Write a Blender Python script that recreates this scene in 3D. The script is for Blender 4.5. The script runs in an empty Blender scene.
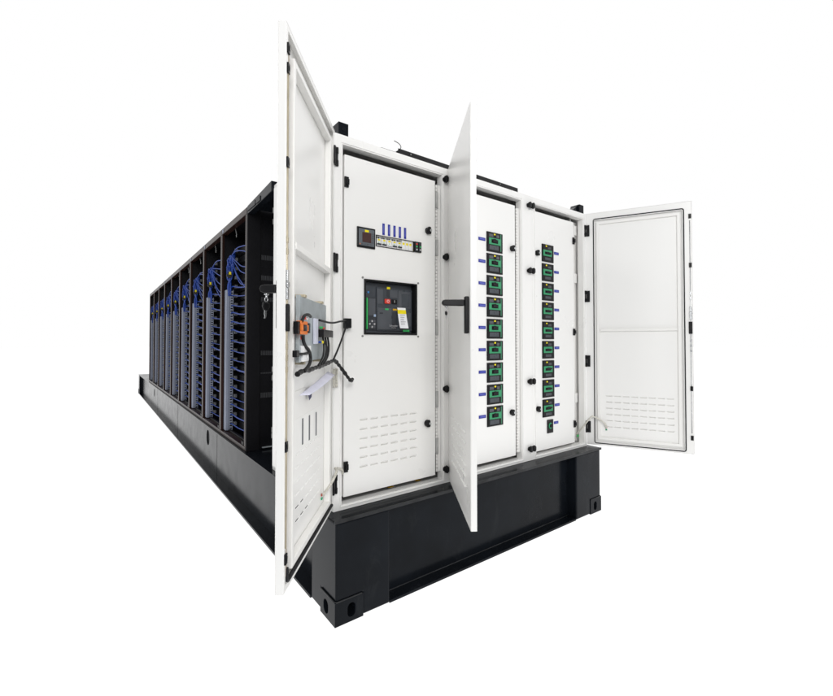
import bpy, bmesh, math, random
from mathutils import Vector, Matrix
random.seed(7)
C = bpy.context.scene.collection
R = math.radians

# ------------------------------------------------------------------ materials
def new_mat(name):
    m = bpy.data.materials.new(name); m.use_nodes = True
    return m, m.node_tree.nodes, m.node_tree.links, m.node_tree.nodes['Principled BSDF']

def paint(name, col, rough=0.4, var=0.06, scale=6.0, spec=0.5, metal=0.0, bump=0.0, bscale=400.0, coat=0.0, rvar=0.08, ior=1.5, wave=0.0, dust=0.0):
    """painted / plastic / metal surface: slow colour and roughness drift plus a fine orange-peel bump"""
    m, N, L, b = new_mat(name)
    tc = N.new('ShaderNodeTexCoord')
    n = N.new('ShaderNodeTexNoise'); n.inputs['Scale'].default_value = scale; n.inputs['Detail'].default_value = 6
    L.new(tc.outputs['Object'], n.inputs['Vector'])
    r = N.new('ShaderNodeValToRGB')
    r.color_ramp.elements[0].position = 0.3; r.color_ramp.elements[1].position = 0.7
    r.color_ramp.elements[0].color = tuple(c*(1-var) for c in col)+(1,)
    r.color_ramp.elements[1].color = tuple(min(1, c*(1+var)) for c in col)+(1,)
    L.new(n.outputs['Fac'], r.inputs['Fac']); L.new(r.outputs['Color'], b.inputs['Base Color'])
    if dust:      # handling dust and fine scuffs
        nd = N.new('ShaderNodeTexNoise'); nd.inputs['Scale'].default_value = 9.0; nd.inputs['Detail'].default_value = 12; nd.inputs['Roughness'].default_value = 0.72; nd.inputs['Distortion'].default_value = 0.6
        mpd = N.new('ShaderNodeMapping'); mpd.inputs['Scale'].default_value = (1.0, 1.0, 0.35); L.new(tc.outputs['Object'], mpd.inputs['Vector']); L.new(mpd.outputs['Vector'], nd.inputs['Vector'])
        rd = N.new('ShaderNodeMapRange'); rd.inputs['From Min'].default_value = 0.55; rd.inputs['From Max'].default_value = 0.80; rd.inputs['To Max'].default_value = dust
        L.new(nd.outputs['Fac'], rd.inputs['Value'])
        mx = N.new('ShaderNodeMix'); mx.data_type = 'RGBA'; L.new(rd.outputs['Result'], mx.inputs['Factor']); L.new(r.outputs['Color'], mx.inputs['A']); mx.inputs['B'].default_value = (0.030, 0.032, 0.034, 1)
        L.new(mx.outputs['Result'], b.inputs['Base Color'])
    mr = N.new('ShaderNodeMapRange'); mr.inputs['To Min'].default_value = max(0.02, rough-rvar); mr.inputs['To Max'].default_value = rough+rvar
    n2 = N.new('ShaderNodeTexNoise'); n2.inputs['Scale'].default_value = scale*2.3; n2.inputs['Detail'].default_value = 8
    L.new(tc.outputs['Object'], n2.inputs['Vector']); L.new(n2.outputs['Fac'], mr.inputs['Value']); L.new(mr.outputs['Result'], b.inputs['Roughness'])
    b.inputs['Specular IOR Level'].default_value = spec; b.inputs['Metallic'].default_value = metal
    b.inputs['Coat Weight'].default_value = coat; b.inputs['IOR'].default_value = ior
    if bump:
        n3 = N.new('ShaderNodeTexNoise'); n3.inputs['Scale'].default_value = bscale; n3.inputs['Detail'].default_value = 3
        L.new(tc.outputs['Object'], n3.inputs['Vector'])
        bp = N.new('ShaderNodeBump'); bp.inputs['Strength'].default_value = bump; bp.inputs['Distance'].default_value = 0.001
        L.new(n3.outputs['Fac'], bp.inputs['Height']); L.new(bp.outputs['Normal'], b.inputs['Normal'])
        if wave:      # sheet metal is never quite flat
            n4 = N.new('ShaderNodeTexNoise'); n4.inputs['Scale'].default_value = 2.6; n4.inputs['Detail'].default_value = 1
            L.new(tc.outputs['Object'], n4.inputs['Vector'])
            b4 = N.new('ShaderNodeBump'); b4.inputs['Strength'].default_value = wave; b4.inputs['Distance'].default_value = 0.02
            L.new(n4.outputs['Fac'], b4.inputs['Height']); L.new(b4.outputs['Normal'], bp.inputs['Normal'])
    return m

M = {}
M['white'] = paint('white_powder_coat', (0.865, 0.858, 0.840), 0.28, 0.003, 1.0, 0.5, rvar=0.02)
M['white_in'] = paint('white_powder_coat_inside', (0.845, 0.836, 0.812), 0.34, 0.004, 1.2, 0.5, rvar=0.02)
M['black'] = paint('black_steel_paint', (0.0062, 0.0078, 0.0105), 0.20, 0.35, 3.0, 0.5, rvar=0.09, ior=1.19, dust=0.5)
M['blackedge'] = paint('worn_black_edge', (0.020, 0.021, 0.023), 0.42, 0.6, 9.0, 0.25, bump=0.1, bscale=80)
M['rack'] = paint('black_rack_paint', (0.0065, 0.0065, 0.008), 0.42, 0.25, 4.0, 0.5, bump=0.03, bscale=300, ior=1.22)
M['rackframe'] = paint('black_frame_reflection_tint', (0.024, 0.0115, 0.0092), 0.28, 0.40, 1.6, 0.5, ior=1.2)  # reddish reflection on the black frame put into its base colour
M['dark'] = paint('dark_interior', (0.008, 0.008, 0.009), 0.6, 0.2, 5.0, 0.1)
M['slit'] = paint('dark_vent_slot', (0.035, 0.036, 0.04), 0.6, 0.1, 20.0, 0.2)
M['ventgrey'] = paint('vent_grille_grey', (0.040, 0.041, 0.045), 0.5, 0.1, 20.0, 0.3)
M['backgrey'] = paint('grey_inner_plate', (0.20, 0.20, 0.195), 0.5, 0.15, 5.0, 0.3)
M['plastic'] = paint('black_plastic', (0.008, 0.008, 0.009), 0.36, 0.2, 30.0, 0.22)
M['rubber'] = paint('black_rubber', (0.014, 0.014, 0.016), 0.6, 0.2, 40.0, 0.2)
M['slate'] = paint('slate_breaker_plastic', (0.052, 0.059, 0.070), 0.30, 0.12, 12.0, 0.4)
M['slate2'] = paint('lighter_slate_plastic', (0.078, 0.084, 0.096), 0.34, 0.12, 12.0, 0.4)
M['slate3'] = paint('dark_slate_plastic', (0.034, 0.037, 0.044), 0.36, 0.12, 12.0, 0.4)
M['green'] = paint('green_plastic', (0.030, 0.29, 0.125), 0.40, 0.10, 30.0, 0.4)
M['palegreen'] = paint('grey_green_plastic', (0.05, 0.22, 0.12), 0.45, 0.08, 30.0, 0.4)
M['brightgreen'] = paint('bright_green_plastic', (0.04, 0.50, 0.12), 0.4, 0.05, 30.0, 0.4)
M['yellow'] = paint('yellow_sticker', (0.85, 0.70, 0.01), 0.5, 0.05, 30.0, 0.3)
M['amber'] = paint('amber_sticker', (0.60, 0.33, 0.01), 0.5, 0.05, 30.0, 0.3)
M['red'] = paint('red_button_plastic', (0.70, 0.05, 0.03), 0.4, 0.05, 30.0, 0.4)
M['orange'] = paint('orange_plastic', (0.80, 0.20, 0.03), 0.4, 0.05, 30.0, 0.4)
M['blue'] = paint('blue_engraved_label', (0.022, 0.03, 0.30), 0.4, 0.08, 30.0, 0.4)
M['bluetext'] = paint('pale_engraving', (0.12, 0.14, 0.50), 0.5, 0.15, 200.0, 0.3)
M['wire'] = paint('blue_wire_jacket', (0.010, 0.047, 0.28), 0.4, 0.15, 30.0, 0.5)
M['cable'] = paint('black_cable_jacket', (0.010, 0.010, 0.011), 0.42, 0.2, 40.0, 0.3)
M['duct'] = paint('grey_duct_plastic', (0.25, 0.275, 0.345), 0.5, 0.06, 12.0, 0.3)
M['galv'] = paint('galvanised_sheet', (0.42, 0.46, 0.48), 0.42, 0.14, 14.0, 0.5, metal=0.35)
M['silver'] = paint('zinc_plated_metal', (0.62, 0.63, 0.64), 0.25, 0.1, 30.0, 0.5, metal=0.9)
M['brass'] = paint('yellow_chromate_rod', (0.50, 0.44, 0.32), 0.4, 0.12, 30.0, 0.5, metal=0.5)
M['screen'] = paint('brown_lcd_glass', (0.062, 0.026, 0.024), 0.12, 0.05, 20.0, 0.35)
M['metergrey'] = paint('grey_meter_plastic', (0.11, 0.125, 0.14), 0.4, 0.08, 20.0, 0.4)
M['label'] = paint('white_plastic', (0.80, 0.80, 0.80), 0.45, 0.02, 20.0, 0.4)
M['paper'] = paint('white_paper', (0.84, 0.84, 0.87), 0.7, 0.02, 20.0, 0.2)
M['paperblue'] = paint('lavender_paper_shade', (0.74, 0.74, 0.86), 0.7, 0.05, 20.0, 0.2)
M['ink'] = paint('grey_print', (0.42, 0.42, 0.43), 0.7, 0.3, 300.0, 0.2)
M['braid'] = paint('braided_earth_strap', (0.60, 0.58, 0.52), 0.5, 0.25, 120.0, 0.4, metal=0.2, bump=0.6, bscale=300)
M['trim'] = paint('brown_edge_trim', (0.36, 0.29, 0.22), 0.5, 0.15, 30.0, 0.3)
M['hingegrey'] = paint('grey_hinge_barrel', (0.42, 0.42, 0.41), 0.4, 0.1, 30.0, 0.4)
M['termgrey'] = paint('grey_terminal_block', (0.13, 0.135, 0.145), 0.5, 0.25, 30.0, 0.3)
M['earthred'] = paint('dull_red_tape', (0.40, 0.10, 0.07), 0.5, 0.1, 30.0, 0.3)
M['earthgreen'] = paint('green_tape', (0.03, 0.33, 0.16), 0.5, 0.1, 30.0, 0.3)
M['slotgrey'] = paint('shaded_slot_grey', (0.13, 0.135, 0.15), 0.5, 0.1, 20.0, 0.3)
M['purple'] = paint('lavender_bracket', (0.60, 0.61, 0.70), 0.4, 0.05, 20.0, 0.4)

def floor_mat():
    # white floor with added glow that leaves only a trace of contact shade
    m = bpy.data.materials.new('glowing_white_floor'); m.use_nodes = True
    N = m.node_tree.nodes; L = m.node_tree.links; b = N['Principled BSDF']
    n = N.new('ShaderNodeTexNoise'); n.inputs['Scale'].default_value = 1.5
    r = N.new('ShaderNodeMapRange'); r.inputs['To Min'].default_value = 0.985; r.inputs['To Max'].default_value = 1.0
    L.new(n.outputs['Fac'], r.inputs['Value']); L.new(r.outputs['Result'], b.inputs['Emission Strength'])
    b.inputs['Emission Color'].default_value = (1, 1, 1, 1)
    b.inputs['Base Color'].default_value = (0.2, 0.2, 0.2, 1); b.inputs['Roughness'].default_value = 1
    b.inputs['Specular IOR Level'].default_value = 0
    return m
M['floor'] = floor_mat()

# ------------------------------------------------------------------ mesh builder
AX = {'xz': (0, 2, 1), 'xy': (0, 1, 2), 'yz': (1, 2, 0)}
class MB:
    def __init__(s): s.v = []; s.f = []; s.m = []; s.s = []
    def face(s, idx, m=0, sm=False): s.f.append(tuple(idx)); s.m.append(m); s.s.append(sm)
    def box(s, x0, x1, y0, y1, z0, z1, m=0):
        b = len(s.v)
        if x0 > x1: x0, x1 = x1, x0
        if y0 > y1: y0, y1 = y1, y0
        if z0 > z1: z0, z1 = z1, z0
        for z in (z0, z1):
            for y in (y0, y1):
                for x in (x0, x1): s.v.append((x, y, z))
        for q in ((0,2,3,1),(4,5,7,6),(0,1,5,4),(2,6,7,3),(0,4,6,2),(1,3,7,5)): s.face([b+i for i in q], m)
        return s
    def prism(s, pts, ax, a0, a1, m=0):
        """polygon in the two axes of ax, extruded along the third"""
        i, j, k = AX[ax]; b = len(s.v); n = len(pts)
        for a in (a0, a1):
            for p in pts:
                c = [0, 0, 0]; c[i] = p[0]; c[j] = p[1]; c[k] = a; s.v.append(tuple(c))
        s.face(list(range(b, b+n)), m); s.face(list(range(b+2*n-1, b+n-1, -1)), m)
        for q in range(n):
            r = (q+1) % n; s.face((b+q, b+r, b+n+r, b+n+q), m)
        return s
    def plate(s, ax, a0, a1, b0, b1, c0, c1, holes=(), m=0):
        """sheet with rectangular openings; outer size a,b ; thickness c"""
        i, j, k = AX[ax]
        A = sorted(set([a0, a1]+[h[0] for h in holes]+[h[1] for h in holes]))
        B = sorted(set([b0, b1]+[h[2] for h in holes]+[h[3] for h in holes]))
        def hole(p, q):
            if p < 0 or q < 0 or p >= len(A)-1 or q >= len(B)-1: return True
            ca = (A[p]+A[p+1])/2; cb = (B[q]+B[q+1])/2
            return any(h[0] < ca < h[1] and h[2] < cb < h[3] for h in holes)
        idx = {}
        def V(p, q, c):
            key = (p, q, c)
            if key not in idx:
                w = [0, 0, 0]; w[i] = A[p]; w[j] = B[q]; w[k] = c0 if c == 0 else c1
                idx[key] = len(s.v); s.v.append(tuple(w))
            return idx[key]
        for p in range(len(A)-1):
            for q in range(len(B)-1):
                if hole(p, q): continue
                s.face((V(p,q,0),V(p+1,q,0),V(p+1,q+1,0),V(p,q+1,0)), m)
                s.face((V(p,q,1),V(p,q+1,1),V(p+1,q+1,1),V(p+1,q,1)), m)
                if hole(p-1,q): s.face((V(p,q,0),V(p,q+1,0),V(p,q+1,1),V(p,q,1)), m)
                if hole(p+1,q): s.face((V(p+1,q,0),V(p+1,q,1),V(p+1,q+1,1),V(p+1,q+1,0)), m)
                if hole(p,q-1): s.face((V(p,q,0),V(p,q,1),V(p+1,q,1),V(p+1,q,0)), m)
                if hole(p,q+1): s.face((V(p,q+1,0),V(p+1,q+1,0),V(p+1,q+1,1),V(p,q+1,1)), m)
        return s
    def ring(s, ax, a0, a1, b0, b1, w, c0, c1, m=0):
        return s.plate(ax, a0, a1, b0, b1, c0, c1, [(a0+w, a1-w, b0+w, b1-w)], m)
    def tube(s, pts, r, n=10, m=0, closed=False):
        P = [Vector(p) for p in pts]; b = len(s.v); K = len(P)
        t0 = (P[1]-P[0]).normalized()
        up = Vector((0,0,1)) if abs(t0.z) < 0.9 else Vector((1,0,0))
        u = t0.cross(up).normalized()
        for k in range(K):
            if closed: t = (P[(k+1) % K]-P[k-1]).normalized()
            else: t = (P[min(k+1,K-1)]-P[max(k-1,0)]).normalized()
            u = (u-t*u.dot(t)).normalized(); w = t.cross(u)
            rr = r[k] if isinstance(r, (list, tuple)) else r
            for q in range(n):
                a = 2*math.pi*q/n; s.v.append(tuple(P[k]+(u*math.cos(a)+w*math.sin(a))*rr))
        for k in range(K if closed else K-1):
            k2 = (k+1) % K
            for q in range(n):
                q2 = (q+1) % n; s.face((b+k*n+q, b+k*n+q2, b+k2*n+q2, b+k2*n+q), m, True)
        if not closed:
            s.face([b+q for q in range(n)][::-1], m); s.face([b+(K-1)*n+q for q in range(n)], m)
        return s
    def cyl(s, a, c, r, n=16, m=0): return s.tube([a, c], r, n, m)
    def hood(s, x0, x1, y, z, d=-1, h=0.013, dep=0.007, m=0, ax='y'):
        """pressed louvre hood on a face at y, opening downwards; d = side it stands out to"""
        b = len(s.v); e = 0.004
        for (x, yy, zz) in ((x0,y,z),(x1,y,z),(x1-e,y+d*dep,z-h*.75),(x0+e,y+d*dep,z-h*.75),(x0,y,z-h),(x1,y,z-h)): s.v.append((x,yy,zz))
        for q in ((0,1,2,3),(3,2,5,4),(0,3,4),(1,5,2)): s.face([b+i for i in q], m)
        return s
    def build(s, name, mats, parent=None, off=(0,0,0), bevel=0.0, seg=2, **props):
        me = bpy.data.meshes.new(name)
        me.from_pydata([(x-off[0], y-off[1], z-off[2]) for x, y, z in s.v], [], s.f)
        if not isinstance(mats, (list, tuple)): mats = [mats]
        for m in mats: me.materials.append(m)
        me.polygons.foreach_set('material_index', s.m); me.polygons.foreach_set('use_smooth', s.s)
        bm = bmesh.new(); bm.from_mesh(me); bmesh.ops.recalc_face_normals(bm, faces=bm.faces); bm.to_mesh(me); bm.free()
        me.update()
        o = bpy.data.objects.new(name, me); C.objects.link(o)
        if parent: o.parent = parent
        if bevel:
            md = o.modifiers.new('bevel', 'BEVEL'); md.width = bevel; md.segments = seg; md.limit_method = 'ANGLE'; md.angle_limit = R(50); md.harden_normals = False
        for k, v in props.items(): o[k] = v
        return o

def spline(pts, sub=6):
    P = [Vector(p) for p in pts]; out = []
    for k in range(len(P)-1):
        p0, p1, p2, p3 = P[max(k-1,0)], P[k], P[k+1], P[min(k+2,len(P)-1)]
        for q in range(sub):
            t = q/sub
            out.append(0.5*((2*p1)+(p2-p0)*t+(2*p0-5*p1+4*p2-p3)*t*t+(3*p1-p0-3*p2+p3)*t**3))
    out.append(P[-1]); return out

def thing(name, label, cat, loc, group=None):
    o = bpy.data.objects.new(name, None); C.objects.link(o); o.location = loc; o.empty_display_size = 0.1
    o['label'] = label; o['category'] = cat
    if group: o['group'] = group
    return o
def tag(o, label, cat, group=None):
    o['label'] = label; o['category'] = cat
    if group: o['group'] = group
    return o
def copy_tree(o, parent):
    c = o.copy(); C.objects.link(c); c.parent = parent
    for ch in list(o.children): copy_tree(ch, c)
    return c
def cut(o, cutters):
    """real openings: boolean applied to the mesh, cutters deleted"""
    for c in cutters:
        md = o.modifiers.new('cut', 'BOOLEAN'); md.object = c; md.operation = 'DIFFERENCE'; md.solver = 'EXACT'
    bpy.context.view_layer.update()
    me = bpy.data.meshes.new_from_object(o.evaluated_get(bpy.context.evaluated_depsgraph_get()))
    o.modifiers.clear(); o.data = me
    for c in cutters: bpy.data.objects.remove(c, do_unlink=True)
def text_mb(txt, size, bold=0.0):
    cu = bpy.data.curves.new('lettering', 'FONT'); cu.body = txt; cu.size = size; cu.extrude = 0.0004; cu.offset = bold
    o = bpy.data.objects.new('lettering', cu); C.objects.link(o)
    bpy.context.view_layer.update()
    me = bpy.data.meshes.new_from_object(o.evaluated_get(bpy.context.evaluated_depsgraph_get()))
    b = MB(); b.v = [tuple(v.co) for v in me.vertices]; b.f = [tuple(p.vertices) for p in me.polygons]; b.m = [0]*len(b.f); b.s = [False]*len(b.f)
    bpy.data.objects.remove(o, do_unlink=True); bpy.data.curves.remove(cu)
    return b
def stand(b, x, y, z):
    """lettering lying in xy -> upright on a wall facing -y"""
    b.v = [(x+vx, y-vz, z+vy) for vx, vy, vz in b.v]; return b
def oval(cx, cz, w, h, n=10):
    r = w/2; pts = []
    for k in range(n+1): a = math.pi*k/n; pts.append((cx+r*math.cos(a), cz+h/2-r+r*math.sin(a)))
    for k in range(n+1): a = math.pi+math.pi*k/n; pts.append((cx+r*math.cos(a), cz-h/2+r+r*math.sin(a)))
    return pts

# ------------------------------------------------------------------ setting
fl = MB()
fx, fy = math.sin(0.6471), math.cos(0.6471)
ex, ey = -0.9536+0.55*fx, -1.9266+0.55*fy          # near edge of the glowing floor, cut short to dim the near side
fl.v = [(ex-90*fy, ey+90*fx, 0), (ex+90*fy, ey-90*fx, 0), (ex+90*fy+140*fx, ey-90*fx+140*fy, 0), (ex-90*fy+140*fx, ey+90*fx+140*fy, 0)]
fl.face((0,1,2,3)); fl.build('floor', M['floor'], kind='structure')

# ------------------------------------------------------------------ the skid
W, LEN, H = 2.438, 12.192, 0.522
SK = (W/2, LEN/2, 0.0)
skid = thing('steel_skid', 'long black steel base frame with corner posts and oval lifting holes, under the white cabinet', 'skid base', SK)
OV = (0.0, 0.0, 0.0)
def side_beam(mir):
    X = (lambda x: W-x) if mir else (lambda x: x)
    b = MB(); y0, y1 = 0.305, LEN-0.305
    b.box(X(0.075), X(0.087), y0, y1, 0.016, H-0.016)                 # web
    o = b.build('web', M['black'], None, SK)
    cs = []
    bk = []
    for (y, z) in ((3.37, 0.325), (8.9, 0.315)):
        c = MB(); c.prism(oval(y, z, 0.15, 0.172), 'yz', X(0.05), X(0.11)); cs.append(c.build('cutter', M['black'], None, SK))
    cut(o, cs)
    b = MB()
    b.box(X(0.0), X(0.16), y0, y1, 0.0, 0.0155)                      # bottom flange
    b.box(X(0.002), X(0.16), y0, y1, H-0.0155, H-0.003)              # top flange
    for y in (2.92, 5.6, 8.3): b.box(X(0.0735), X(0.0755), y-0.002, y+0.002, 0.017, H-0.017)   # weld seams
    q = b.build('side_beam', M['black'], skid, SK, 0.002)
    o.parent = q
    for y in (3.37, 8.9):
        b = MB(); b.box(X(0.0872), X(0.12), y-0.12, y+0.12, 0.20, 0.45); b.build('hole_dark_backing', M['dark'], q, SK)  # dark block added behind each hole to keep it dark
side_beam(False); side_beam(True)
def end_beam(mir):
    Y = (lambda y: LEN-y) if mir else (lambda y: y)
    b = MB(); x0, x1 = 0.3235, W-0.3535
    b.box(x0, x1, Y(0.08), Y(0.092), 0.016, H-0.016)
    b.box(x0, x1, Y(0.003), Y(0.16), 0.0, 0.0155)
    b.box(x0-0.2, x1+0.25, Y(0.02), Y(0.16), H-0.0155, H-0.003)
    for x in (1.992,): b.box(x-0.0025, x+0.0025, Y(0.0775), Y(0.081), 0.017, H-0.017)
    # weld bead along web foot
    b.cyl((x0, Y(0.079), 0.0175), (x1, Y(0.079), 0.0175), 0.0035, 8, 1)
    b.build('end_beam', [M['black'], M['blackedge']], skid, SK, 0.002)
end_beam(False); end_beam(True)
def corner(mx, my):
    X = (lambda x: W-x) if mx else (lambda x: x)
    Y = (lambda y: LEN-y) if my else (lambda y: y)
    wx = 0.353 if mx else 0.323
    b = MB(); b.box(X(0.004), X(wx), Y(0.0), Y(0.30), 0.004, H-0.016)
    o = b.build('post_blank', M['black'], None, SK)
    c = MB(); c.box(X(-0.1), X(0.1575), Y(-0.1), Y(0.1675), -0.1, 0.1185); cut(o, [c.build('cutter', M['black'], None, SK)])
    o.name = 'corner_post'; o.parent = skid
    md = o.modifiers.new('bevel', 'BEVEL'); md.width = 0.010; md.segments = 3; md.limit_method = 'ANGLE'; md.angle_limit = R(50)
    b = MB(); b.box(X(-0.003), X(0.158), Y(-0.004), Y(0.168), 0.0, 0.119)
    o = b.build('corner_casting', [M['black']], None, SK)
    c = MB(); c.prism(oval(X(0.089), 0.058, 0.044, 0.070), 'xz', Y(-0.05), Y(0.13)); c1 = c.build('cutter', M['dark'], None, SK)
    c = MB(); c.prism(oval(Y(0.100), 0.058, 0.054, 0.070), 'yz', X(-0.05), X(0.12)); c2 = c.build('cutter', M['dark'], None, SK)
    cut(o, [c1, c2]); o.parent = skid; o.name = 'corner_casting'
    md = o.modifiers.new('bevel', 'BEVEL'); md.width = 0.009; md.segments = 4; md.limit_method = 'ANGLE'; md.angle_limit = R(50)
    b = MB()   # weld bead along the top of the casting
    b.tube([(X(-0.0015), Y(0.165), 0.1195), (X(-0.0015), Y(0.008), 0.1195), (X(0.006), Y(-0.002), 0.1195), (X(0.150), Y(-0.002), 0.1195)], 0.0036, 8)
    b.build('weld_bead', M['blackedge'], o, SK)
for mx in (0, 1):
    for my in (0, 1): corner(mx, my)
b = MB(); b.plate('xy', -0.004, W+0.004, -0.006, LEN+0.006, H-0.0025, H)
b.box(-0.006, W+0.006, -0.008, -0.0035, H-0.016, H+0.0015, 1)
b.build('deck_plate', [M['black'], M['blackedge']], skid, SK)

# ------------------------------------------------------------------ the switchgear cabinet
CB = (1.221, 0.55, H)
CX0, CX1, CZ0, CZ1, FY, BY = 0.037, 2.405, H+0.001, 2.5125, 0.100, 1.05
cab = thing('switchgear_cabinet', 'white steel electrical cabinet with three open doors, at the front of the black base', 'electrical cabinet', CB)
BAYS = [(0.085, 0.781, 0.551, 2.462), (0.885, 1.549, 0.551, 2.462), (1.714, 2.366, 0.551, 2.462)]
b = MB(); b.plate('xz', CX0, CX1, CZ0, CZ1, FY, FY+0.05, BAYS)
for (x0, x1, z0, z1) in BAYS: b.ring('xz', x0-0.012, x1+0.012, z0-0.012, z1+0.012, 0.005, FY-0.0045, FY+0.002)
b.box(1.676, 1.679, FY-0.0015, FY+0.01, CZ0+0.02, CZ1-0.02)
b.box(1.560, 1.562, FY-0.0015, FY+0.01, CZ0+0.02, CZ1-0.02)
b.build('front_frame', M['white'], cab, CB, 0.0022)
b = MB()
b.box(CX0, CX0+0.002, FY+0.0505, BY, CZ0, CZ1); b.box(CX1-0.002, CX1, FY+0.0505, BY, CZ0, CZ1)
b.box(CX0+0.0021, CX1-0.0021, FY+0.0505, BY, CZ1-0.002, CZ1); b.box(CX0+0.0021, CX1-0.0021, FY+0.0505, BY, CZ0, CZ0+0.002)
b.box(CX0+0.0021, CX1-0.0021, BY-0.002, BY, CZ0+0.0021, CZ1-0.0021)
b.build('shell', M['white'], cab, CB)
# side doors at the rear edge of the left flank (seen edge on): seam, small hinge barrels
b = MB(); b.box(CX0-0.012, CX0-0.0005, 0.16, 1.02, CZ0+0.03, CZ1-0.03)
sp = b.build('side_panel', M['white'], cab, CB, 0.003)
for z in (2.33, 2.25, 1.22, 1.16, 0.80, 0.76):
    b = MB(); b.cyl((CX0-0.008, 1.032, z-0.018), (CX0-0.008, 1.032, z+0.018), 0.006, 10); b.build('hinge', M['backgrey'], sp, CB)
b = MB()
b.box(0.06, 2.38, 0.345, 0.35, 0.56, 2.46)
for x in (0.83, 1.63): b.box(x-0.01, x+0.01, 0.16, 0.3449, 0.56, 2.46)
b.build('back_plate', M['backgrey'], cab, CB)
for (x0, x1, z) in ((0.10, 0.70, 2.435), (0.92, 1.50, 2.43), (1.74, 2.22, 2.43), (0.12, 0.70, 0.562), (0.92, 1.48, 0.562), (1.74, 2.2, 0.562)):
    b = MB(); b.box(x0, x1, 0.20, 0.24, z-0.013, z+0.012); b.build('busbar_support', M['dark'], cab, CB)
for x in (0.46, 1.93):
    b = MB(); b.box(x, x+0.03, 0.19, 0.1995, 2.43, 2.442); b.build('phase_mark', M['amber'], cab, CB)
for x in (0.42, 0.62):
    b = MB(); b.box(x, x+0.035, 0.160, 0.1995, 0.5545, 0.557); b.build('phase_mark', M['amber'], cab, CB)
# recess at the right of the third bay
b = MB(); b.box(2.262, 2.39, 0.185, 0.19, 0.553, 2.455); b.box(2.262, 2.266, 0.152, 0.1849, 0.553, 2.455)
for z in (2.375, 1.96, 0.93): b.box(2.267, 2.365, 0.160, 0.1849, z-0.04, z+0.04)
b.build('recess_panel', M['white_in'], cab, CB, 0.0015)
# roof: tray, lifting lugs
b = MB()
b.box(0.525, 1.655, 0.215, 0.222, 2.5135, 2.607); b.box(0.525, 1.655, 0.60, 0.607, 2.5135, 2.607); b.box(0.525, 1.655, 0.2225, 0.5995, 2.590, 2.597)
b.box(0.40, 0.524, 0.22, 0.50, 2.5135, 2.581)
tr = b.build('roof_cable_tray', M['plastic'], cab, CB, 0.003)
b = MB(); b.tube(spline([(0.53, 0.215, 2.59), (0.54, 0.21, 2.615), (0.525, 0.21, 2.632), (0.49, 0.21, 2.640)]), 0.0022, 8); b.build('loose_wire', M['cable'], tr, CB)
for x in (0.62, 1.45): b = MB(); b.cyl((x, 0.2149, 2.592), (x, 0.212, 2.592), 0.005, 10); b.build('screw', M['backgrey'], tr, CB)
b = MB(); b.box(0.066, 0.125, 0.112, 0.20, 2.5135, 2.586); b.cyl((0.095, 0.1119, 2.55), (0.095, 0.108, 2.55), 0.011, 14)
b.build('lifting_lug', M['black'], cab, CB, 0.004)
b = MB(); b.box(2.335, 2.400, 0.112, 0.20, 2.5135, 2.590); b.prism([(2.235, 2.5135), (2.334, 2.5135), (2.334, 2.583), (2.305, 2.560)], 'xz', 0.13, 0.19)
b.build('lifting_lug', M['black'], cab, CB, 0.004)
# rubber latch buffers on the frame
def buffer(x, z):
    b = MB(); b.cyl((x, FY-0.001, z), (x, FY-0.012, z), 0.016, 16); b.prism([(x-0.010, z-0.018), (x+0.004, z-0.024), (x+0.016, z-0.012), (x+0.016, z+0.012), (x+0.004, z+0.024), (x-0.010, z+0.018)], 'xz', FY-0.030, FY-0.0121)
    b.build('latch_buffer', M['plastic'], cab, CB, 0.003)
for z in (2.436, 1.943, 1.114, 0.614):
    buffer(0.797, z)
    buffer(1.625, z); buffer(1.663, z)

# quarter-turn latch
def knob(x, z, par):
    b = MB(); b.cyl((x, 0.112, z), (x, 0.100, z), 0.021, 20)
    o = b.build('latch', M['plastic'], par, CB, 0.002)
    b = MB(); b.prism([(x-0.026, z-0.005), (x-0.010, z-0.022), (x+0.010, z-0.022), (x+0.014, z), (x+0.008, z+0.022), (x-0.008, z+0.022)], 'xz', 0.0999, 0.086)
    b.build('knob', M['plastic'], o, CB, 0.003)
    b = MB(); b.cyl((x+0.006, 0.0859, z), (x+0.006, 0.083, z), 0.008, 14); b.build('lock_barrel', M['silver'], o, CB)

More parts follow.
